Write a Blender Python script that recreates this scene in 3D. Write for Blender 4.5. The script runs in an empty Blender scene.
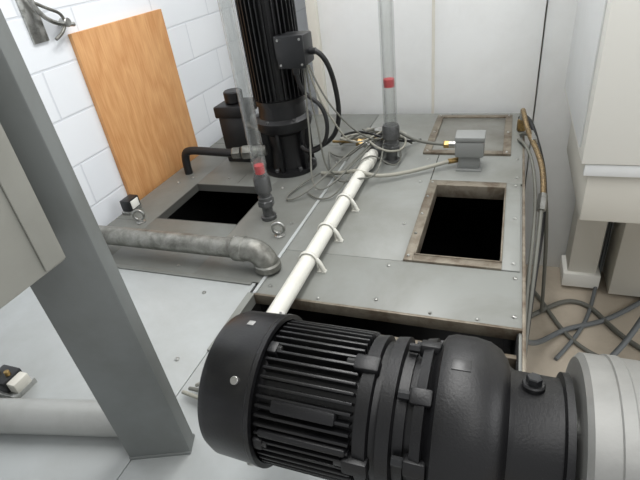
import bpy, bmesh, math, random
from mathutils import Vector, Matrix
random.seed(3)
S=bpy.context.scene
S.view_settings.view_transform='Standard'
COL=bpy.context.collection

# ---------------- materials ----------------
def srgb(r,g,b):
    f=lambda c:(c/255/12.92 if c/255<=0.04045 else ((c/255+0.055)/1.055)**2.4)
    return (f(r),f(g),f(b),1)
def mat(name,c,rough=0.5,metal=0.0,c2=None,scale=8,bump=0.0,bscale=60,lo=0.45,hi=0.62,detail=6,bdist=0.002,rvar=0):
    m=bpy.data.materials.new(name); m.use_nodes=True; nt=m.node_tree; N=nt.nodes; L=nt.links
    b=N['Principled BSDF']; b.inputs['Roughness'].default_value=rough; b.inputs['Metallic'].default_value=metal
    b.inputs['Base Color'].default_value=c
    tc=N.new('ShaderNodeTexCoord'); src=tc.outputs['Object']
    if c2 is not None:
        n=N.new('ShaderNodeTexNoise'); n.inputs['Scale'].default_value=scale; n.inputs['Detail'].default_value=detail
        n.inputs['Roughness'].default_value=0.65; n.inputs['Distortion'].default_value=0.3
        L.new(src,n.inputs['Vector'])
        r=N.new('ShaderNodeValToRGB'); r.color_ramp.elements[0].position=lo; r.color_ramp.elements[1].position=hi
        r.color_ramp.elements[0].color=c; r.color_ramp.elements[1].color=c2
        L.new(n.outputs['Fac'],r.inputs[0]); L.new(r.outputs[0],b.inputs['Base Color'])
        if rvar:
            mr=N.new('ShaderNodeMapRange'); mr.inputs[1].default_value=.3; mr.inputs[2].default_value=.7
            mr.inputs[3].default_value=rough-rvar; mr.inputs[4].default_value=rough+rvar
            L.new(n.outputs['Fac'],mr.inputs[0]); L.new(mr.outputs[0],b.inputs['Roughness'])
    if bump:
        n2=N.new('ShaderNodeTexNoise'); n2.inputs['Scale'].default_value=bscale; n2.inputs['Detail'].default_value=4
        L.new(src,n2.inputs['Vector'])
        bp=N.new('ShaderNodeBump'); bp.inputs['Strength'].default_value=bump; bp.inputs['Distance'].default_value=bdist
        L.new(n2.outputs['Fac'],bp.inputs['Height']); L.new(bp.outputs[0],b.inputs['Normal'])
    return m
M={}
M['plate']=mat('painted_plate',srgb(114,116,112),0.42,0.0,c2=srgb(97,97,91),scale=3,bump=0.04,lo=0.42,hi=0.75,rvar=.06)
M['plate2']=mat('painted_plate_light',srgb(132,134,130),0.42,0.0,c2=srgb(112,112,105),scale=2.6,bump=0.04,lo=0.45,hi=0.78,rvar=.06)
M['sheet']=mat('light_sheet',srgb(174,178,178),0.38,0.05,c2=srgb(157,159,157),scale=3,lo=0.4,hi=0.75,rvar=.06)
M['seam']=mat('seam_dark',srgb(78,78,74),0.7)
M['rust']=mat('worn_steel_edge',srgb(128,121,108),0.5,0.35,c2=srgb(86,72,57),scale=14,bump=0.15,lo=0.42,hi=0.66)
M['rustp']=mat('oily_worn_plate',srgb(136,136,130),0.33,0.35,c2=srgb(110,107,99),scale=7,bump=0.1,lo=0.35,hi=0.75)
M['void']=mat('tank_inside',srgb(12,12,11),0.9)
M['white']=mat('white_paint',srgb(234,236,236),0.35,c2=srgb(225,226,225),scale=4,lo=0.4,hi=0.8)
M['tubew']=mat('pvc_white',srgb(214,213,205),0.32,c2=srgb(196,193,181),scale=12,lo=0.5,hi=0.9)
M['duct']=mat('painted_duct_grey',srgb(168,169,166),0.3,0.3,c2=srgb(150,150,146),scale=8,lo=0.4,hi=0.8)
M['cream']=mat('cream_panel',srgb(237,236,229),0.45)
M['cream2']=mat('cream_darker_panel',srgb(215,212,202),0.5)  # darker beige cream, the own colour of lower box, leg and plinth
M['floor']=mat('floor_beige',srgb(188,177,161),0.45,c2=srgb(172,161,145),scale=3,bump=0.05)
M['black']=mat('black_enamel',srgb(17,17,19),0.34,0.0,c2=srgb(25,25,25),scale=20,bump=0.15,bscale=260,bdist=.001)
M['blackcast']=mat('black_cast',srgb(16,16,18),0.42,0.0,bump=0.3,bscale=330,bdist=.001)
M['rubber']=mat('black_rubber',srgb(22,22,23),0.5)
M['plastic']=mat('black_plastic',srgb(28,29,31),0.4)
M['darkbolt']=mat('dark_bolt',srgb(70,70,70),0.35,0.7)
M['galv']=mat('galvanised',srgb(148,148,142),0.42,0.6,c2=srgb(98,97,91),scale=26,bump=0.35,bscale=80,lo=0.36,hi=0.68)
M['steel']=mat('steel',srgb(185,185,182),0.3,0.9,c2=srgb(140,140,135),scale=30)
M['greyfit']=mat('grey_fitting',srgb(92,93,93),0.4,0.4,c2=srgb(66,66,66),scale=30)
M['brass']=mat('brass',srgb(165,138,88),0.35,0.8,c2=srgb(105,88,62),scale=40)
M['braid']=mat('braided_hose',srgb(138,118,86),0.45,0.5,c2=srgb(84,70,50),scale=160,bump=0.5,bscale=500)
M['red']=mat('red_float',srgb(205,48,56),0.4)
M['cabg']=mat('cable_grey',srgb(104,104,97),0.5)
M['cabl']=mat('cable_light',srgb(150,148,137),0.5)
M['cabb']=mat('cable_midgrey',srgb(104,108,110),0.5)
M['jbox']=mat('junction_grey',srgb(132,134,132),0.45)
M['post']=mat('post_grey',srgb(121,125,124),0.5,c2=srgb(112,115,113),scale=3)
M['panel']=mat('panel_beige_grey',srgb(158,158,151),0.5,c2=srgb(150,150,143),scale=4)
M['alu']=mat('cast_aluminium',srgb(146,146,143),0.42,0.4,c2=srgb(136,136,133),scale=6,bump=0.12,bscale=300,bdist=.001)
M['label']=mat('label',srgb(150,150,148),0.5)
def plymat():
    m=bpy.data.materials.new('plywood'); m.use_nodes=True; nt=m.node_tree; N=nt.nodes; L=nt.links
    b=N['Principled BSDF']; b.inputs['Roughness'].default_value=.5
    tc=N.new('ShaderNodeTexCoord')
    mp=N.new('ShaderNodeMapping'); mp.inputs['Scale'].default_value=(1,2.6,.8); L.new(tc.outputs['Object'],mp.inputs[0])
    n=N.new('ShaderNodeTexNoise'); n.inputs['Scale'].default_value=2.2; n.inputs['Detail'].default_value=4; L.new(mp.outputs[0],n.inputs['Vector'])
    mu=N.new('ShaderNodeMath'); mu.operation='MULTIPLY'; mu.inputs[1].default_value=8; L.new(n.outputs['Fac'],mu.inputs[0])
    fr=N.new('ShaderNodeMath'); fr.operation='PINGPONG'; fr.inputs[1].default_value=.5; L.new(mu.outputs[0],fr.inputs[0])
    mp2=N.new('ShaderNodeMapping'); mp2.inputs['Scale'].default_value=(1,50,3); L.new(tc.outputs['Object'],mp2.inputs[0])
    n2=N.new('ShaderNodeTexNoise'); n2.inputs['Scale'].default_value=3; n2.inputs['Detail'].default_value=5; L.new(mp2.outputs[0],n2.inputs['Vector'])
    a=N.new('ShaderNodeMath'); a.operation='MULTIPLY_ADD'; a.inputs[1].default_value=.7; L.new(fr.outputs[0],a.inputs[0]); L.new(n2.outputs['Fac'],a.inputs[2])
    r=N.new('ShaderNodeValToRGB'); r.color_ramp.elements[0].position=.35; r.color_ramp.elements[1].position=.95
    r.color_ramp.elements[0].color=srgb(190,134,82); r.color_ramp.elements[1].color=srgb(212,162,110)
    L.new(a.outputs[0],r.inputs[0]); L.new(r.outputs[0],b.inputs['Base Color'])
    return m
M['ply']=plymat()
def glassy():
    m=bpy.data.materials.new('acrylic'); m.use_nodes=True; nt=m.node_tree; N=nt.nodes; L=nt.links
    N.remove(N['Principled BSDF']); o=N['Material Output']
    t=N.new('ShaderNodeBsdfTransparent'); t.inputs[0].default_value=(0.95,0.955,0.95,1)
    g=N.new('ShaderNodeBsdfGlossy'); g.inputs['Roughness'].default_value=0.08
    d=N.new('ShaderNodeBsdfDiffuse'); d.inputs[0].default_value=(.5,.52,.52,1)
    gd=N.new('ShaderNodeMixShader'); gd.inputs[0].default_value=.45; L.new(g.outputs[0],gd.inputs[1]); L.new(d.outputs[0],gd.inputs[2])
    lw=N.new('ShaderNodeLayerWeight'); lw.inputs[0].default_value=0.25
    mr=N.new('ShaderNodeMapRange'); mr.inputs[3].default_value=.05; mr.inputs[4].default_value=.6; L.new(lw.outputs['Facing'],mr.inputs[0])
    mx=N.new('ShaderNodeMixShader'); L.new(mr.outputs[0],mx.inputs[0]); L.new(t.outputs[0],mx.inputs[1]); L.new(gd.outputs[0],mx.inputs[2]); L.new(mx.outputs[0],o.inputs[0])
    return m
M['glass']=glassy()
def wallmat():
    m=bpy.data.materials.new('painted_block_wall'); m.use_nodes=True; nt=m.node_tree; N=nt.nodes; L=nt.links
    b=N['Principled BSDF']; b.inputs['Roughness'].default_value=0.5
    tc=N.new('ShaderNodeTexCoord'); sp=N.new('ShaderNodeSeparateXYZ'); L.new(tc.outputs['Object'],sp.inputs[0])
    ad=N.new('ShaderNodeMath'); ad.operation='ADD'; L.new(sp.outputs[0],ad.inputs[0]); L.new(sp.outputs[1],ad.inputs[1])
    cb=N.new('ShaderNodeCombineXYZ'); L.new(ad.outputs[0],cb.inputs[0]); L.new(sp.outputs[2],cb.inputs[1])
    br=N.new('ShaderNodeTexBrick'); br.inputs['Scale'].default_value=1.0; br.inputs['Brick Width'].default_value=0.42
    br.inputs['Row Height'].default_value=0.16; br.inputs['Mortar Size'].default_value=0.005; br.inputs['Mortar Smooth'].default_value=0.6
    br.inputs['Color1'].default_value=srgb(238,241,245); br.inputs['Color2'].default_value=srgb(234,238,243); br.inputs['Mortar'].default_value=srgb(218,222,228)
    L.new(cb.outputs[0],br.inputs['Vector']); L.new(br.outputs['Color'],b.inputs['Base Color'])
    bp=N.new('ShaderNodeBump'); bp.invert=True; bp.inputs['Strength'].default_value=0.3; bp.inputs['Distance'].default_value=0.005
    L.new(br.outputs['Fac'],bp.inputs['Height']); L.new(bp.outputs[0],b.inputs['Normal'])
    return m
M['wall']=wallmat()

# ---------------- geometry helpers ----------------
def group(name,loc=(0,0,0)):
    e=bpy.data.objects.new(name,None); e.empty_display_size=0.05; e.location=loc; COL.objects.link(e); return e
def finish(name,bm,m,par=None,sharp=35):
    bmesh.ops.recalc_face_normals(bm,faces=bm.faces)
    for f in bm.faces: f.smooth=True
    for e in bm.edges:
        e.smooth = not(len(e.link_faces)==2 and e.calc_face_angle(0)>math.radians(sharp))
    me=bpy.data.meshes.new(name); bm.to_mesh(me); bm.free()
    if isinstance(m,str): m=M[m]
    me.materials.append(m)
    o=bpy.data.objects.new(name,me); COL.objects.link(o)
    if par:
        o.parent=par; o.matrix_parent_inverse=Matrix.Translation(par.location).inverted()
    return o
def box(name,x,y,z,m,par=None,bev=0.0,rot=None):
    bm=bmesh.new(); bmesh.ops.create_cube(bm,size=1)
    c=Vector(((x[0]+x[1])/2,(y[0]+y[1])/2,(z[0]+z[1])/2)); s=(abs(x[1]-x[0]),abs(y[1]-y[0]),abs(z[1]-z[0]))
    for v in bm.verts: v.co=Vector((v.co.x*s[0],v.co.y*s[1],v.co.z*s[2]))
    if bev: bmesh.ops.bevel(bm,geom=bm.edges[:],offset=bev,segments=2,affect='EDGES',profile=0.5)
    if rot is not None: bmesh.ops.transform(bm,matrix=rot,verts=bm.verts)
    for v in bm.verts: v.co+=c
    return finish(name,bm,m,par)
def frame_axis(d):
    d=Vector(d).normalized(); u=d.orthogonal().normalized(); 
    return d,u,d.cross(u)
def lathe(name,o,d,prof,m,par=None,seg=64,sharp=35):
    o=Vector(o); d,u,w=frame_axis(d); bm=bmesh.new(); rings=[]
    for t,r in prof:
        if r<1e-6: rings.append([bm.verts.new(o+d*t)])
        else: rings.append([bm.verts.new(o+d*t+(u*math.cos(2*math.pi*i/seg)+w*math.sin(2*math.pi*i/seg))*r) for i in range(seg)])
    for a,b in zip(rings,rings[1:]):
        for i in range(seg):
            j=(i+1)%seg
            if len(a)==1 and len(b)==1: continue
            if len(a)==1: bm.faces.new((a[0],b[i],b[j]))
            elif len(b)==1: bm.faces.new((a[i],a[j],b[0]))
            else: bm.faces.new((a[i],a[j],b[j],b[i]))
    return finish(name,bm,m,par,sharp)
def cyl(name,p0,p1,r,m,par=None,seg=32,r2=None,bev=None):
    p0=Vector(p0);p1=Vector(p1);L=(p1-p0).length; r2=r if r2 is None else r2
    b=min(r,r2,L)*0.12 if bev is None else bev
    return lathe(name,p0,p1-p0,[(0,0),(0,r-b),(b,r),(L-b,r2),(L,r2-b),(L,0)],m,par,seg)
def hexa(name,p0,p1,r,m,par=None): 
    p0=Vector(p0);p1=Vector(p1);L=(p1-p0).length
    return lathe(name,p0,p1-p0,[(0,0),(0,r),(L*0.85,r),(L,r*0.85),(L,0)],m,par,6,20)
def cable(name,pts,r,m,par=None,smooth=True,res=10):
    cu=bpy.data.curves.new(name,'CURVE'); cu.dimensions='3D'; cu.bevel_depth=r; cu.bevel_resolution=4; cu.use_fill_caps=True; cu.resolution_u=res
    if smooth:
        sp=cu.splines.new('NURBS'); sp.points.add(len(pts)-1)
        for p,q in zip(sp.points,pts): p.co=(*q,1)
        sp.use_endpoint_u=True; sp.order_u=4 if len(pts)>3 else 3
    else:
        sp=cu.splines.new('POLY'); sp.points.add(len(pts)-1)
        for p,q in zip(sp.points,pts): p.co=(*q,1)
    cu.materials.append(M[m] if isinstance(m,str) else m)
    tmp=bpy.data.objects.new(name,cu); COL.objects.link(tmp)
    dg=bpy.context.evaluated_depsgraph_get(); me=bpy.data.meshes.new_from_object(tmp.evaluated_get(dg)); 
    bpy.data.objects.remove(tmp)
    for p in me.polygons: p.use_smooth=True
    o=bpy.data.objects.new(name,me); COL.objects.link(o)
    if par: o.parent=par; o.matrix_parent_inverse=Matrix.Translation(par.location).inverted()
    return o
def screw(par,x,y,z,r=0.006,n='screw'):
    return lathe(n,(x,y,z),(0,0,1),[(0,r),(0.002,r),(0.004,r*0.7),(0.0045,r*0.35),(0.003,r*0.3),(0.003,0)],'steel',par,12)

TZ=0.90
# ---------------- room ----------------
box('floor',(-1.6,3.0),(-1.5,4.2),(-0.05,0),'floor')
box('wall_left',(-1.55,-1.4),(-1.5,4.2),(0,3.2),'wall')
box('wall_back',(-1.4,3.0),(4.05,4.2),(0,3.2),'wall')

# ---------------- tank ----------------
tank=group('coolant_tank')
X0,XS,XR=-1.335,-0.60,0.083
YF,YB=0.88,2.35
t=0.006
def plate(n,x,y,m='plate',z=TZ,th=t): return box(n,x,y,(z-th,z),m,tank,0.001)
box('side_right',(XR-0.012,XR),(0.05,YB),(0.0,TZ-t),'plate2',tank)
box('side_left',(X0,X0+0.012),(0.05,YB),(0.0,TZ-t),'plate2',tank)
box('side_back',(X0+.012,XR-.012),(YB-0.012,YB),(0.0,TZ-t),'plate2',tank)
box('side_front',(X0+.012,XR-.012),(0.05,0.062),(0.0,TZ-t),'plate2',tank)
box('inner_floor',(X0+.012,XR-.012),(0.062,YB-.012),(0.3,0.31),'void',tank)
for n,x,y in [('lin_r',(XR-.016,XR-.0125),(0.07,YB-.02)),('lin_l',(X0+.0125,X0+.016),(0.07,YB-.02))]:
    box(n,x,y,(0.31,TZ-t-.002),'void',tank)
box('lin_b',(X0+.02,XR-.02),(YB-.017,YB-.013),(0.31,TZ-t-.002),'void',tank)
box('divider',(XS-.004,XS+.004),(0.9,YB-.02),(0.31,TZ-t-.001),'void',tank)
hx=(-1.17,-0.83); hy=(1.215,1.50); g=0.0012
plate('left_top_w',(X0,hx[0]),(0.93,YB))
plate('left_top_e',(hx[1],XS-g),(0.93,YB))
plate('left_top_n',hx,(hy[1],YB))
plate('left_top_s',hx,(0.93,hy[0]))
for n,x,y in [('hl_w',(hx[0],hx[0]+.004),hy),('hl_e',(hx[1]-.004,hx[1]),hy),('hl_n',hx,(hy[1]-.004,hy[1])),('hl_s',hx,(hy[0],hy[0]+.004))]:
    box(n,x,y,(TZ-.03,TZ-.0005),'seam',tank)
rx=(-0.235,XR); ry=(1.10,1.61)
plate('mid_top',(XS+g,rx[0]-g),(1.10,YB),'plate2')
plate('front_top',(XS+g,XR),(YF,ry[0]-g),'plate2')
plate('back_top',(rx[0]+g,XR),(ry[1]+g,YB),'plate2')
ox=(-0.210,0.026); oy=(1.128,1.572)
RH=TZ+.006
plate('hatch_frame_w',(rx[0],ox[0]),ry,'rust',RH,.012)
plate('hatch_frame_e',(ox[1],rx[1]-.012),ry,'plate2',RH-.003,.009)
plate('hatch_frame_n',ox,(oy[1],ry[1]),'rust',RH,.012)
plate('hatch_frame_s',ox,(ry[0],oy[0]),'rust',RH,.012)
for n,x,y in [('rl_w',(ox[0],ox[0]+.005),oy),('rl_e',(ox[1]-.005,ox[1]),oy),('rl_n',ox,(oy[1]-.005,oy[1])),('rl_s',ox,(oy[0],oy[0]+.005))]:
    box(n,x,y,(TZ-.04,RH+.002),'rust',tank,.001)
box('rim_right',(XR-.006,XR+.002),(0.74,YB),(TZ-.03,TZ+.0035),'rust',tank,.001)
box('rim_front',(XS,XR),(YF-.005,YF+.003),(TZ-.03,TZ+.003),'rust',tank,.001)
box('seam_strip',(XS-.006,XS+.004),(YF,1.75),(TZ,TZ+.005),'sheet',tank,.001)
for i,(x,y) in enumerate([((X0,hx[0]-.06),(1.19,1.192)),((-0.99,-0.988),(1.52,1.60)),((rx[0]-.002,rx[0]),(1.62,YB)),((rx[0],XR),(1.612,1.614)),((X0,XS),(1.93,1.932))]):
    box('seam_%d'%i,x,y,(TZ-.001,TZ+.0005),'seam',tank)
box('slot_ledge',(XS,XR-.01),(0.66,0.70),(TZ-.04,TZ-.02),'rust',tank)
box('slot_inner_flange',(-.30,XR-.01),(0.80,0.812),(TZ-.045,TZ-.012),'rust',tank,.001)
box('slot_flange',(XS-.02,XS),(0.66,YF),(TZ-.03,TZ+.003),'plate2',tank)
box('front_sheet_left',(X0-.045,XS-.02),(0.05,0.928),(TZ-.012,TZ-.003),'sheet',tank,.001)
box('front_sheet',(XS-.018,XR),(0.05,0.66),(TZ-.012,TZ-.003),'sheet',tank,.001)
box('sheet_fold',(X0-.045,XS-.03),(0.915,0.93),(TZ-.003,TZ+.002),'plate',tank,.001)
cv=(-0.30,0.035); cy=(1.85,2.30)
for n,x,y in [('cover_frame_w',(cv[0],cv[0]+.03),cy),('cover_frame_e',(cv[1]-.03,cv[1]),cy),('cover_frame_n',(cv[0]+.03,cv[1]-.03),(cy[1]-.03,cy[1])),('cover_frame_s',(cv[0]+.03,cv[1]-.03),(cy[0],cy[0]+.03))]:
    box(n,x,y,(TZ,TZ+.010),'rust',tank,.001)
box('cover_plate',(cv[0]+.03,cv[1]-.03),(cy[0]+.03,cy[1]-.03),(TZ,TZ+.004),'rustp',tank,.001)
for x in (cv[0]+.015,cv[1]-.015):
    for y in (cy[0]+.015,(cy[0]+cy[1])/2,cy[1]-.015): screw(tank,x,y,TZ+.010,.005)
for y in (1.12,1.24,1.36,1.48,1.59): screw(tank,rx[0]+.011,y,RH,.0045)
for y in (1.13,1.37,1.59): screw(tank,.055,y,RH-.003,.005)
for x,y in [(0.06,1.07),(0.06,.92),(-.27,.92),(-.57,.92),(-.27,1.07),(-.27,1.3),(-.27,1.6),(-.27,1.8),(0.06,1.66),(0.06,1.82),(-.64,1.05),(-.64,1.25),(-.64,1.5),(-.64,1.75),(-1.26,1.0),(-.9,.96),(-1.26,1.5),(-1.22,1.55),(-.8,1.14),(-1.05,1.56),(-.78,1.5)]:
    screw(tank,x,y,TZ,.0055)
for x,y in [(-.68,.62),(-1.1,.86),(-.75,.86)]: screw(tank,x,y,TZ-.003,.006)
for x,y in [(-.42,.895),(-.50,.90),(-.13,.895),(-.02,.895)]: screw(tank,x,y,TZ,.004)

# ---------------- white conduit ----------------
tb=group('white_conduit_pipe')
TX=-0.485; tz=TZ+.036
cyl('pipe',(TX,0.60,tz),(TX,1.80,tz),.0225,'tubew',tb,40,bev=.001)
cyl('collar',(TX,1.66,tz),(TX,1.72,tz),.028,'tubew',tb)
cyl('coupling',(TX,1.76,tz),(TX,1.86,tz),.030,'greyfit',tb)
hexa('nut',(TX,1.84,tz),(TX,1.89,tz),.034,'steel',tb)
cyl('elbow_up',(TX,1.885,tz-.035),(TX,1.885,tz+.045),.022,'greyfit',tb)
hexa('elbow_cap',(TX,1.885,tz+.045),(TX,1.885,tz+.06),.024,'steel',tb)
cyl('tee_branch',(TX,1.80,tz+.01),(TX-.06,1.80,tz+.03),.014,'steel',tb)
hexa('tee_nut',(TX-.05,1.80,tz+.028),(TX-.075,1.80,tz+.035),.018,'brass',tb)
for y in (1.01,1.17,1.36):
    pts=[(TX-.026,y,TZ+.004)]+[(TX+.0255*math.cos(a),y,tz+.0255*math.sin(a)) for a in [math.pi-i*math.pi/10 for i in range(11)]]+[(TX+.026,y,TZ+.004)]
    bm=bmesh.new(); ring=[]
    for p in pts: ring.append((bm.verts.new((p[0],p[1]-.006,p[2])),bm.verts.new((p[0],p[1]+.006,p[2]))))
    for a,b in zip(ring,ring[1:]): bm.faces.new((a[0],b[0],b[1],a[1]))
    o=finish('clip_band',bm,'tubew',tb); sm=o.modifiers.new('s','SOLIDIFY'); sm.thickness=.003; sm.offset=1
    cable('clip_hook',[(TX+.024,y,tz+.006),(TX+.036,y,TZ+.030),(TX+.038,y,TZ+.014),(TX+.044,y,TZ+.004)],.0065,'tubew',tb)
    box('clip_foot',(TX+.024,TX+.05),(y-.007,y+.007),(TZ,TZ+.005),'tubew',tb,.001)

# ---------------- sight glasses ----------------
def sight(x,y,r,zt,zred,topz,name='sight_glass_tube'):
    s=group(name,(x,y,TZ))
    lathe('fitting',(x,y,TZ),(0,0,1),[(0,0),(0,r*1.25),(.012,r*1.25),(.014,r*.85),(.05,r*.85),(.055,r*1.15),(.085,r*1.15),(.088,r*.95),(.10,r*.95),(.105,r*1.3),(zt-TZ-.01,r*1.3),(zt-TZ,r*1.15),(zt-TZ,0)],'greyfit',s,40)
    hexa('lock_nut',(x,y,TZ+.052),(x,y,TZ+.075),r*1.35,'greyfit',s)
    lathe('acrylic_tube',(x,y,zt-.005),(0,0,1),[(0,r),(topz-zt,r),(topz-zt,r*.8),(0,r*.8),(0,r)],'glass',s,40)
    lathe('float',(x,y,zred-.014),(0,0,1),[(0,0),(0,r*.78),(.028,r*.78),(.028,0)],'red',s,32)
    lathe('top_cap',(x,y,topz-.03),(0,0,1),[(0,r*1.05),(0,r*1.3),(.05,r*1.3),(.05,0)],'greyfit',s,40)
sight(-.735,1.275,.0215,1.062,1.085,2.05)
sight(-.41,1.77,.026,1.055,1.215,2.1)

# ---------------- coolant pump ----------------
def pump():
    px,py=-.82,1.69
    p=group('vertical_coolant_pump',(px,py,TZ))
    lathe('base_flange',(px,py,TZ),(0,0,1),[(0,0),(0,.108),(.018,.108),(.02,.08),(.05,.076),(.10,.072),(.16,.077),(.18,.106),(.20,.112),(.218,.112),(.23,.094),(.29,.09),(.29,0)],'blackcast',p,48)
    for i in range(6):
        a=i*math.pi/3+.3; hexa('base_bolt',(px+.094*math.cos(a),py+.094*math.sin(a),TZ+.018),(px+.094*math.cos(a),py+.094*math.sin(a),TZ+.03),.009,'greyfit',p)
        hexa('flange_bolt',(px+.102*math.cos(a),py+.102*math.sin(a),TZ+.214),(px+.102*math.cos(a),py+.102*math.sin(a),TZ+.23),.008,'greyfit',p)
    for i in range(6):
        a=i*math.pi/3+.6
        R=Matrix.Rotation(a,4,'Z')
        box('rib',(px+.086*math.cos(a)-.016,px+.086*math.cos(a)+.016),(py+.086*math.sin(a)-.006,py+.086*math.sin(a)+.006),(TZ+.018,TZ+.19),'blackcast',p,.001,R)
    lathe('body',(px,py,1.18),(0,0,1),[(0,0),(0,.099),(.02,.099),(.022,.082),(.42,.082),(.42,0)],'black',p,48)
    for i in range(34):
        a=i*2*math.pi/34; R=Matrix.Rotation(a,4,'Z')
        box('fin',(px+.090*math.cos(a)-.013,px+.090*math.cos(a)+.013),(py+.090*math.sin(a)-.002,py+.090*math.sin(a)+.002),(1.205,1.60),'black',p,0,R)
    lathe('fan_cowl',(px,py,1.60),(0,0,1),[(0,.07),(0,.108),(.11,.108),(.125,.095),(.125,0)],'black',p,48)
    box('terminal_neck',(px+.05,px+.11),(py-.09,py-.03),(1.35,1.43),'black',p,.004)
    box('terminal_box',(px+.085,px+.180),(py-.135,py-.045),(1.335,1.435),'plastic',p,.008)
    box('terminal_lid',(px+.082,px+.183),(py-.148,py-.136),(1.332,1.438),'plastic',p,.004)
    for dx in(.094,.172):
        for z in (1.345,1.425): cyl('lid_screw',(px+dx,py-.152,z),(px+dx,py-.147,z),.004,'steel',p,10)
    cyl('gland',(px+.12,py-.09,1.30),(px+.12,py-.09,1.336),.013,'plastic',p)
    cyl('gland_2',(px+.18,py-.09,1.375),(px+.205,py-.09,1.375),.011,'plastic',p)
    cyl('outlet',(px-.07,py-.06,1.0),(px-.14,py-.085,1.0),.022,'galv',p)
    hexa('union',(px-.125,py-.08,1.0),(px-.165,py-.092,1.0),.030,'galv',p)
    hexa('hose_nut',(px-.17,py-.093,1.0),(px-.205,py-.1,1.0),.025,'galv',p)
    cable('outlet_hose',[(px-.20,py-.1,1.0),(px-.30,py-.1,1.003),(px-.40,py-.1,1.01),(px-.44,py-.1,1.0),(px-.445,py-.1,.95),(px-.445,py-.1,.895)],.017,'rubber',p)
    cyl('discharge',(px-.06,py+.0,1.10),(px-.14,py+.0,1.10),.028,'greyfit',p)
    cable('power_cable',[(px+.12,py-.09,1.30),(px+.125,py-.09,1.23),(px+.20,py-.09,1.21),(px+.225,py-.10,1.12),(px+.20,py-.1,1.03),(px+.13,py-.1,1.0),(px+.09,py-.07,1.02)],.0075,'rubber',p)
    cable('power_cable_2',[(px+.20,py-.09,1.375),(px+.24,py-.09,1.36),(px+.25,py-.04,1.22),(px+.24,py-.02,1.1),(px+.20,py-.02,1.02),(px+.12,py-.02,.99),(px+.09,py-.02,.98)],.009,'rubber',p)
pump()
f2=group('inline_filter_unit',(-1.08,1.78,TZ))
box('block',(-1.14,-1.02),(1.72,1.84),(TZ,1.10),'plastic',f2,.006)
box('head',(-1.15,-1.01),(1.71,1.85),(1.10,1.15),'blackcast',f2,.008)
cyl('bowl',(-1.08,1.78,1.15),(-1.08,1.78,1.20),.04,'blackcast',f2)
cyl('port',(-1.02,1.75,1.06),(-.96,1.74,1.06),.018,'galv',f2)

# ---------------- galvanised return pipe ----------------
gp=group('galvanised_return_pipe')
PY=.99; PZ=.967; pr=.030
cyl('run',(-1.385,PY,PZ),(-.68,PY,PZ),pr,'galv',gp,48,bev=.001)
cyl('elbow_bead',(-.705,PY,PZ),(-.665,PY,PZ),pr*1.24,'galv',gp,48,bev=.005)
def bend(name,c,R,r,a0,a1,m,par,n=16,seg=40):
    bm=bmesh.new(); rings=[]
    for k in range(n+1):
        a=a0+(a1-a0)*k/n; rad=Vector((math.cos(a),0,math.sin(a))); cc=Vector(c)+rad*R
        rings.append([bm.verts.new(cc+rad*(r*math.cos(b))+Vector((0,1,0))*(r*math.sin(b))) for b in [2*math.pi*i/seg for i in range(seg)]])
    for a,b in zip(rings,rings[1:]):
        for i in range(seg): bm.faces.new((a[i],a[(i+1)%seg],b[(i+1)%seg],b[i]))
    bm.faces.new(rings[0]); bm.faces.new(rings[-1])
    return finish(name,bm,m,par)
bend('elbow',(-.655,PY,PZ-.048),.048,pr*1.17,math.pi/2,0,'galv',gp)
cyl('elbow_neck',(-.675,PY,PZ),(-.654,PY,PZ),pr*1.17,'galv',gp,48,bev=.001)
cyl('elbow_bead_low',(-.607,PY,TZ+.005),(-.607,PY,TZ+.032),pr*1.3,'galv',gp,48,bev=.005)

# ---------------- eyebolts ----------------
for (x,y,a) in [(-1.21,1.18,0.3),(-.65,1.17,0.2)]:
    e=group('eyebolt',(x,y,TZ))
    lathe('collar',(x,y,TZ),(0,0,1),[(0,0),(0,.016),(.004,.016),(.007,.009),(.014,.007),(.014,0)],'steel',e,24)
    pts=[(x+.019*math.cos(b)*math.cos(a),y+.019*math.cos(b)*math.sin(a),TZ+.03+.019*math.sin(b)) for b in [2*math.pi*i/24 for i in range(25)]]
    cable('ring',pts,.0052,'steel',e,False)

# ---------------- junction box ----------------
j=group('sensor_junction_box',(-.10,1.74,TZ))
box('foot',(-.155,-.065),(1.70,1.78),(TZ,TZ+.006),'jbox',j,.001)
box('neck',(-.148,-.072),(1.715,1.765),(TZ+.006,TZ+.06),'jbox',j,.003)
box('body',(-.16,-.06),(1.70,1.78),(TZ+.055,TZ+.115),'jbox',j,.005)
box('lid',(-.162,-.058),(1.698,1.782),(TZ+.115,TZ+.132),'jbox',j,.003)
cyl('gland',(-.16,1.74,TZ+.09),(-.20,1.74,TZ+.09),.013,'steel',j)
hexa('gland_nut',(-.185,1.74,TZ+.09),(-.205,1.74,TZ+.09),.015,'brass',j)
cyl('gland_low',(-.148,1.74,TZ+.03),(-.185,1.72,TZ+.03),.010,'brass',j)
cable('cable_a',[(-.20,1.74,TZ+.09),(-.28,1.75,TZ+.09),(-.36,1.85,TZ+.07),(-.46,1.95,TZ+.09),(-.58,1.95,TZ+.06),(-.66,1.87,TZ+.03)],.006,'cabg',j)
cable('cable_b',[(-.185,1.72,TZ+.03),(-.26,1.68,TZ+.02),(-.34,1.62,TZ+.02),(-.44,1.56,TZ+.03),(-.5,1.55,TZ+.07),(-.56,1.6,TZ+.02),(-.66,1.62,TZ+.01)],.0075,'cabl',j)

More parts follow.
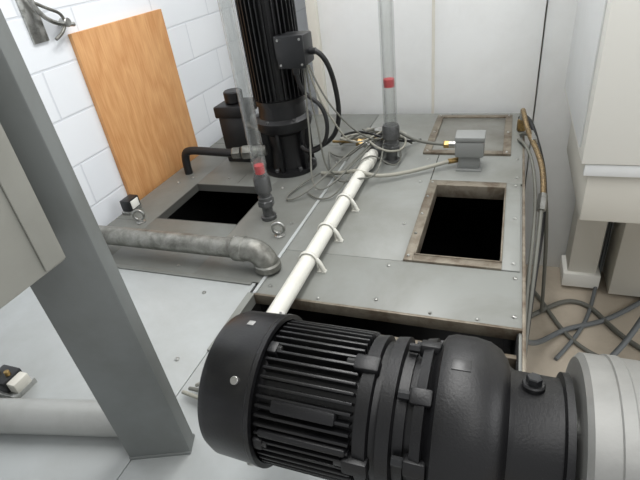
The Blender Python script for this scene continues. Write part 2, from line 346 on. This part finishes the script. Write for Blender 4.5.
# ---------------- loose sensor cables ----------------
cb=group('sensor_cable_bundle')
cable('wire_0',[(-.66,1.60,1.335),(-.66,1.60,1.22),(-.63,1.58,1.10),(-.62,1.55,TZ+.04),(-.56,1.60,TZ+.012),(-.52,1.70,TZ+.07),(-.48,1.86,TZ+.07)],.0035,'cabg',cb)
cable('wire_1',[(-.665,1.60,1.335),(-.67,1.58,1.2),(-.655,1.55,1.06),(-.65,1.46,TZ+.02),(-.58,1.46,TZ+.01),(-.52,1.62,TZ+.065),(-.47,1.88,TZ+.07)],.0035,'cabg',cb)
cable('wire_2',[(-.655,1.60,1.335),(-.64,1.62,1.2),(-.58,1.62,1.12),(-.56,1.66,1.02),(-.52,1.76,TZ+.08),(-.47,1.88,TZ+.09)],.0035,'cabl',cb)
cable('wire_3',[(-.64,1.58,1.335),(-.61,1.58,1.24),(-.56,1.60,1.15),(-.50,1.64,1.06),(-.44,1.74,TZ+.09),(-.46,1.88,TZ+.08)],.003,'cabg',cb)
cable('wire_a',[(-.50,1.86,TZ+.07),(-.56,1.7,TZ+.08),(-.60,1.5,TZ+.05),(-.68,1.40,TZ+.008),(-.74,1.38,TZ+.008),(-.72,1.5,TZ+.01),(-.66,1.6,TZ+.02)],.0035,'cabg',cb)
cable('wire_b',[(-.46,1.86,TZ+.07),(-.42,1.66,TZ+.07),(-.42,1.56,TZ+.02),(-.47,1.48,TZ+.07),(-.54,1.5,TZ+.02),(-.62,1.6,TZ+.02),(-.68,1.78,TZ+.03)],.0035,'cabg',cb)
cable('wire_c',[(-.68,1.95,TZ+.02),(-.58,1.95,TZ+.03),(-.5,1.93,TZ+.05),(-.42,1.95,TZ+.03),(-.38,2.0,TZ+.02),(-.45,2.1,TZ+.01),(-.6,2.1,TZ+.01)],.009,'cabl',cb)
cable('wire_d',[(-.70,1.9,TZ+.03),(-.6,1.84,TZ+.05),(-.52,1.88,TZ+.06),(-.44,1.83,TZ+.07),(-.41,1.83,TZ+.10)],.006,'brass',cb)
cable('wire_e',[(-.62,2.1,TZ+.012),(-.55,2.0,TZ+.02),(-.5,1.92,TZ+.1),(-.45,1.88,TZ+.09),(-.43,1.84,TZ+.05)],.0045,'cabg',cb)
cable('wire_f',[(-.66,1.46,TZ+.008),(-.60,1.40,TZ+.008),(-.545,1.42,TZ+.01),(-.53,1.52,TZ+.03),(-.5,1.62,TZ+.07),(-.46,1.7,TZ+.07),(-.38,1.66,TZ+.01),(-.36,1.78,TZ+.01),(-.42,1.92,TZ+.05)],.003,'cabg',cb)
cable('wire_g',[(-.56,1.80,TZ+.07),(-.62,1.78,TZ+.09),(-.66,1.85,TZ+.06),(-.64,1.98,TZ+.03),(-.52,2.04,TZ+.03),(-.42,1.98,TZ+.06),(-.36,1.86,TZ+.05),(-.37,1.74,TZ+.05),(-.44,1.70,TZ+.075),(-.5,1.78,TZ+.08)],.0045,'cabl',cb)
cable('wire_h',[(-.70,2.02,TZ+.01),(-.6,1.90,TZ+.08),(-.52,1.83,TZ+.10),(-.45,1.81,TZ+.085),(-.38,1.90,TZ+.03),(-.33,1.98,TZ+.012)],.005,'rubber',cb)
cable('wire_i',[(-.69,1.82,TZ+.012),(-.60,1.72,TZ+.02),(-.55,1.74,TZ+.06),(-.48,1.80,TZ+.09),(-.42,1.90,TZ+.07),(-.36,1.94,TZ+.01)],.004,'cabg',cb)

# ---------------- hoses on right edge ----------------
h=group('hydraulic_hose_set')
hexa('fitting_a',(.070,2.12,TZ+.004),(.070,2.12,TZ+.05),.018,'brass',h)
cyl('fitting_a_stem',(.070,2.12,TZ+.05),(.070,2.12,TZ+.09),.010,'steel',h)
hexa('fitting_b',(.10,1.98,TZ+.045),(.115,1.90,TZ+.04),.015,'steel',h)
cable('hose_1',[(.070,2.12,TZ+.09),(.070,2.06,TZ+.11),(.085,2.0,TZ+.06),(.11,1.9,TZ+.04),(.14,1.80,TZ+.01),(.150,1.70,TZ-.02),(.148,1.62,TZ-.05)],.010,'braid',h)
hexa('hose_end',(.148,1.63,TZ-.045),(.143,1.57,TZ-.075),.016,'steel',h)
cable('tail',[(.144,1.58,TZ-.07),(.138,1.45,TZ-.14),(.12,1.25,TZ-.26),(.11,1.05,TZ-.36),(.11,.9,TZ-.6)],.0065,'cabg',h)
cable('hose_2',[(.065,2.2,TZ+.03),(.09,2.1,TZ+.09),(.13,1.95,TZ+.02),(.165,1.8,TZ-.06),(.16,1.6,TZ-.16),(.135,1.4,TZ-.28),(.12,1.2,TZ-.4),(.115,1.1,TZ-.6)],.009,'rubber',h)
cable('hose_3',[(.06,2.0,TZ+.01),(.10,1.9,TZ+.03),(.13,1.7,TZ-.04),(.125,1.5,TZ-.12),(.11,1.3,TZ-.2),(.105,1.1,TZ-.3)],.006,'cabg',h)
cable('hose_4',[(.07,2.05,TZ+.01),(.10,2.0,TZ+.05),(.14,1.9,TZ+.0),(.19,1.85,TZ-.2),(.22,1.9,TZ-.5),(.25,2.0,.02)],.008,'cabg',h)

# ---------------- floor cables ----------------
fc=group('floor_cable_bundle')
cable('c1',[(.13,1.5,.3),(.2,1.7,.05),(.32,1.9,.012),(.45,1.95,.012),(.6,2.05,.012),(.9,2.4,.012)],.012,'cabb',fc)
cable('c2',[(.13,1.9,.012),(.24,2.0,.012),(.36,2.15,.012),(.5,2.1,.012),(.56,1.9,.012),(.7,1.8,.012)],.012,'cabg',fc)
cable('c3',[(.12,2.3,.012),(.22,2.2,.012),(.30,1.95,.012),(.42,1.75,.012),(.6,1.7,.012),(.9,1.9,.012)],.010,'cabg',fc)
cable('c4',[(.55,2.45,.5),(.55,2.4,.2),(.52,2.3,.012),(.48,2.1,.012),(.42,1.9,.012),(.3,1.7,.012)],.009,'cabb',fc)
cable('c5',[(.3,1.5,.012),(.5,1.7,.012),(.62,1.85,.15),(.7,1.95,.35),(.8,2.0,.5)],.012,'cabb',fc)

# ---------------- white cabinets behind ----------------
wc=group('machine_enclosure')
box('panel_a',(-.89,-.342),(2.40,2.44),(0,2.6),'white',wc,.002)
box('panel_b',(-.335,.125),(2.40,2.44),(0,2.6),'white',wc,.002)
box('panel_c',(.132,1.6),(2.42,2.46),(0,2.6),'white',wc,.002)
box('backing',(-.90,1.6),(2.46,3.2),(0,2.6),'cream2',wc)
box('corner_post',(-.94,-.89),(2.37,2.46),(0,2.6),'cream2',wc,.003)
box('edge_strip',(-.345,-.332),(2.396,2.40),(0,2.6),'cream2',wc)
rc=group('side_cabinet')
box('body',(.228,1.4),(1.50,2.25),(1.03,2.6),'cream',rc,.004)
box('door_edge',(.222,.228),(1.56,2.2),(1.06,2.6),'white',rc,.002)
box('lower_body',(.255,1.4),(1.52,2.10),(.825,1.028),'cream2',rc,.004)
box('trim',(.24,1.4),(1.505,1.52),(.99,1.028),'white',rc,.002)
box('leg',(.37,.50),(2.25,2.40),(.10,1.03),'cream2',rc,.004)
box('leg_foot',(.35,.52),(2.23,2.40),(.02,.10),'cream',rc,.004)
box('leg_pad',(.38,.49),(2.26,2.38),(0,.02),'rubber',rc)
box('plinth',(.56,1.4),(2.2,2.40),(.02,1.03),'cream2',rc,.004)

# ---------------- plywood + latch ----------------
box('plywood_board',(-1.399,-1.383),(1.345,1.86),(0,1.522),'ply',bev=.001)
la=group('wall_hook_latch',(-1.39,1.28,1.56))
box('plate',(-1.40,-1.392),(1.20,1.26),(1.52,1.66),'steel',la,.001)
cable('rod',[(-1.38,1.21,1.72),(-1.375,1.23,1.62),(-1.37,1.26,1.57),(-1.37,1.32,1.555),(-1.37,1.36,1.55)],.007,'steel',la)
cable('chain',[(-1.38,1.23,1.64),(-1.36,1.28,1.60),(-1.37,1.33,1.60),(-1.37,1.33,1.54),(-1.375,1.27,1.52)],.005,'galv',la)
cyl('knob',(-1.39,1.33,1.56),(-1.36,1.33,1.56),.014,'steel',la)
ps=group('proximity_switch',(-1.27,1.24,TZ))
box('bracket',(-1.328,-1.29),(1.22,1.29),(TZ,TZ+.012),'steel',ps,.001)
box('body',(-1.326,-1.285),(1.225,1.285),(TZ+.012,TZ+.055),'plastic',ps,.003)
box('face',(-1.285,-1.281),(1.235,1.275),(TZ+.018,TZ+.05),'cream',ps,.001)

# ---------------- post and panel ----------------
po=group('machine_frame_post',(-.575,.395,TZ))
R=Matrix.Rotation(math.radians(21),4,'Z')
tilt=Matrix.Shear('XY',4,(-.03,0))
box('column',(-.655,-.535),(.39,.425),(TZ,2.5),'post',po,.003,tilt@R)
box('foot_weld',(-.632,-.512),(.388,.430),(TZ-.004,TZ+.004),'post',po,.002,R)
pl=group('control_cabinet')
box('side_panel',(-.80,-.52),(-.35,.364),(1.385,2.6),'panel',pl,.003)
box('hinge_edge',(-.519,-.516),(.33,.362),(1.39,2.6),'panel',pl,.001)
box('stand_column',(-.80,-.72),(-.35,-.27),(.02,1.386),'panel',pl,.003)
box('stand_foot',(-.86,-.66),(-.41,-.21),(0,.02),'panel',pl,.003)

wd=group('duct_pipe')
cyl('pipe',(-1.25,.295,TZ+.034),(-.60,.44,TZ+.034),.035,'duct',wd,48,bev=.001)
sv=group('solenoid_valve',(-1.02,.45,TZ))
box('base',(-1.06,-.98),(.42,.48),(TZ-.003,TZ+.012),'steel',sv,.001)
box('coil',(-1.055,-1.0),(.425,.475),(TZ+.012,TZ+.045),'plastic',sv,.004)
box('plug',(-1.0,-.975),(.43,.47),(TZ+.012,TZ+.04),'cream2',sv,.003)
for x in (-1.045,-1.01): cyl('pin',(x,.45,TZ+.045),(x,.45,TZ+.057),.006,'brass',sv,12)

# ---------------- gear motor ----------------
gm=group('electric_gear_motor',(-.1,.413,1.147))
AY,AZ=.413,1.147
def ml(n,prof,m,seg=96,sharp=30): return lathe(n,(0,AY,AZ),(1,0,0),prof,m,gm,seg,sharp)
ml('fan_cowl',[(-.362,0),(-.362,.07),(-.360,.088),(-.352,.100),(-.340,.1055),(-.280,.1075),(-.278,.109),(-.272,.109),(-.271,.102),(-.285,.098)],'black')
for i in range(10):
    r=.02+.006*i
    ml('cowl_grille_%d'%i,[(-.364,r),(-.364,r+.002),(-.362,r+.002)],'plastic',48)
ml('stator',[(-.28,.0),(-.28,.088),(-.14,.088),(-.138,.098),(-.122,.100),(-.120,.092),(-.112,.09),(-.110,.1),(-.094,.102),(-.092,.09),(-.080,.089),(-.078,.0)],'blackcast')
NF=52
for i in range(NF):
    a=2*math.pi*(i+.5)/NF
    Rm=Matrix.Rotation(a,4,'X')
    r0,r1=.086,.102
    cy_,cz_=math.cos(a)*(r0+r1)/2,math.sin(a)*(r0+r1)/2
    box('fin_%02d'%i,(-.268,-.142),(AY+cy_-(r1-r0)/2,AY+cy_+(r1-r0)/2),(AZ+cz_-.002,AZ+cz_+.002),'black',gm,.001,Rm)
def radial(a,r): return Vector((0,-math.cos(a),math.sin(a)))*r
def rb(n,x,a,r0,r1,rad,m,hx_=False):
    p0=Vector((x,AY,AZ))+radial(a,r0); p1=Vector((x,AY,AZ))+radial(a,r1)
    return (hexa if hx_ else cyl)(n,p0,p1,rad,m,gm)
for a in (math.radians(d) for d in (52,142,232,322)):
    rb('cowl_screw',-.298,a,.106,.1105,.0055,'steel')
def pad(n,x,a,r0,r1,w,m,bev=.003):
    c=radial(a,(r0+r1)/2)
    return box(n,x,(AY+c.y-(r1-r0)/2,AY+c.y+(r1-r0)/2),(AZ+c.z-w/2,AZ+c.z+w/2),m,gm,bev,Matrix.Rotation(-a,4,'X'))
for d in (8,82,172,262):
    a=math.radians(d)
    pad('shield_lug_f',(-.270,-.256),a,.086,.1045,.018,'blackcast')
    pad('shield_lug_r',(-.15,-.118),a,.086,.106,.022,'blackcast')
    p=Vector((-.160,AY,AZ))+radial(a,.0985); hexa('tie_bolt',p,p+Vector((.012,0,0)),.0055,'darkbolt',gm)
    p=Vector((-.257,AY,AZ))+radial(a,.0985); hexa('tie_bolt_b',p,p+Vector((.006,0,0)),.0055,'darkbolt',gm)
pad('side_pad',(-.245,-.160),math.radians(40),.088,.1055,.016,'blackcast')
pad('side_pad_2',(-.262,-.145),math.radians(18),.088,.1045,.010,'blackcast')
ml('adapter',[(-.085,0),(-.085,.084),(-.072,.086),(-.070,.103),(-.058,.106),(-.056,.098),(-.052,.101),(-.046,.111),(-.036,.1145),(-.010,.1145),(.008,.111),(.022,.103),(.030,.092),(.033,.084),(.04,.080),(.090,.079),(.092,.087),(.100,.087),(.100,0)],'blackcast')
for d in range(20,380,45):
    a=math.radians(d); pad('flange_lug',(-.076,-.050),a,.09,.108,.020,'blackcast')
    p=Vector((-.090,AY,AZ))+radial(a,.0975); hexa('flange_bolt',p,p+Vector((.015,0,0)),.006,'plastic',gm)
rb('oil_plug_boss',.058,math.radians(100),.07,.086,.013,'blackcast')
rb('oil_plug',.058,math.radians(100),.086,.095,.009,'plastic',True)
pad('gearbox_label',(-.034,-.012),math.radians(88),.1125,.1152,.016,'darkbolt',.0003)
ml('output_hub',[(.100,0),(.100,.05),(.106,.05),(.106,0)],'steel',48)
pad('cowl_label',(-.316,-.306),math.radians(100),.1062,.1076,.010,'label',.0003)

dr=group('drive_housing',(.3,.413,1.147))
lathe('drum',(0,AY,AZ),(1,0,0),[(.1065,0),(.1065,.108),(.112,.1145),(.136,.1145),(.1375,.1165),(.150,.1165),(.152,.1145),(.46,.1145),(.46,0)],'alu',dr,96)
box('pedestal',(.22,.44),(.34,.49),(0,1.06),'sheet',dr,.004)
box('pedestal_foot',(.18,.48),(.28,.55),(0,.012),'sheet',dr,.002)
mc=group('motor_supply_cable')
for i in range(4):
    cable('lead_%d'%i,[(-.60+.01*i,.53+.012*i,TZ+.01),(-.54,.51+.012*i,TZ+.03+.012*i),(-.47,.50,TZ+.04+.015*i),(-.38,.50,TZ+.06),(-.3,.48,TZ+.08),(-.24,.46,1.03)],.0045,'cabg' if i%2 else 'cabl',mc)

# ---------------- camera ----------------
Yc=Vector((203,333,-480)).normalized(); Zc=Vector((-107,754,480)); Zc=(Zc-Yc*Zc.dot(Yc)).normalized(); Xc=Yc.cross(Zc)
cam=bpy.data.cameras.new('camera'); cam.lens=27; cam.sensor_width=36; cam.clip_start=.01
co=bpy.data.objects.new('camera',cam); COL.objects.link(co)
Rm=Matrix((Xc,Yc,Zc)).to_4x4(); co.matrix_world=Matrix.Translation((0,0,1.7))@Rm
S.camera=co

# ---------------- light ----------------
w=bpy.data.worlds.new('world'); S.world=w; w.use_nodes=True
w.node_tree.nodes['Background'].inputs[0].default_value=(.97,.985,1,1); w.node_tree.nodes['Background'].inputs[1].default_value=.58
def area(n,loc,size,e,target,col=(1,1,1)):
    l=bpy.data.lights.new(n,'AREA'); l.shape='RECTANGLE'; l.size,l.size_y=size; l.energy=e; l.color=col
    o=bpy.data.objects.new(n,l); COL.objects.link(o); o.location=loc
    o.rotation_euler=(Vector(target)-Vector(loc)).to_track_quat('-Z','Y').to_euler(); return o
area('ceiling_light',(-.3,1.5,3.1),(.5,2.6),45,(-.3,1.5,0),(1,.995,.98))
area('ceiling_light.001',(.5,.2,3.1),(.4,2.4),15,(.3,1.0,.9),(1,.995,.98))
area('window_light',(2.6,.6,2.2),(1.6,1.6),25,(0,1.4,1.0),(.99,.995,1))
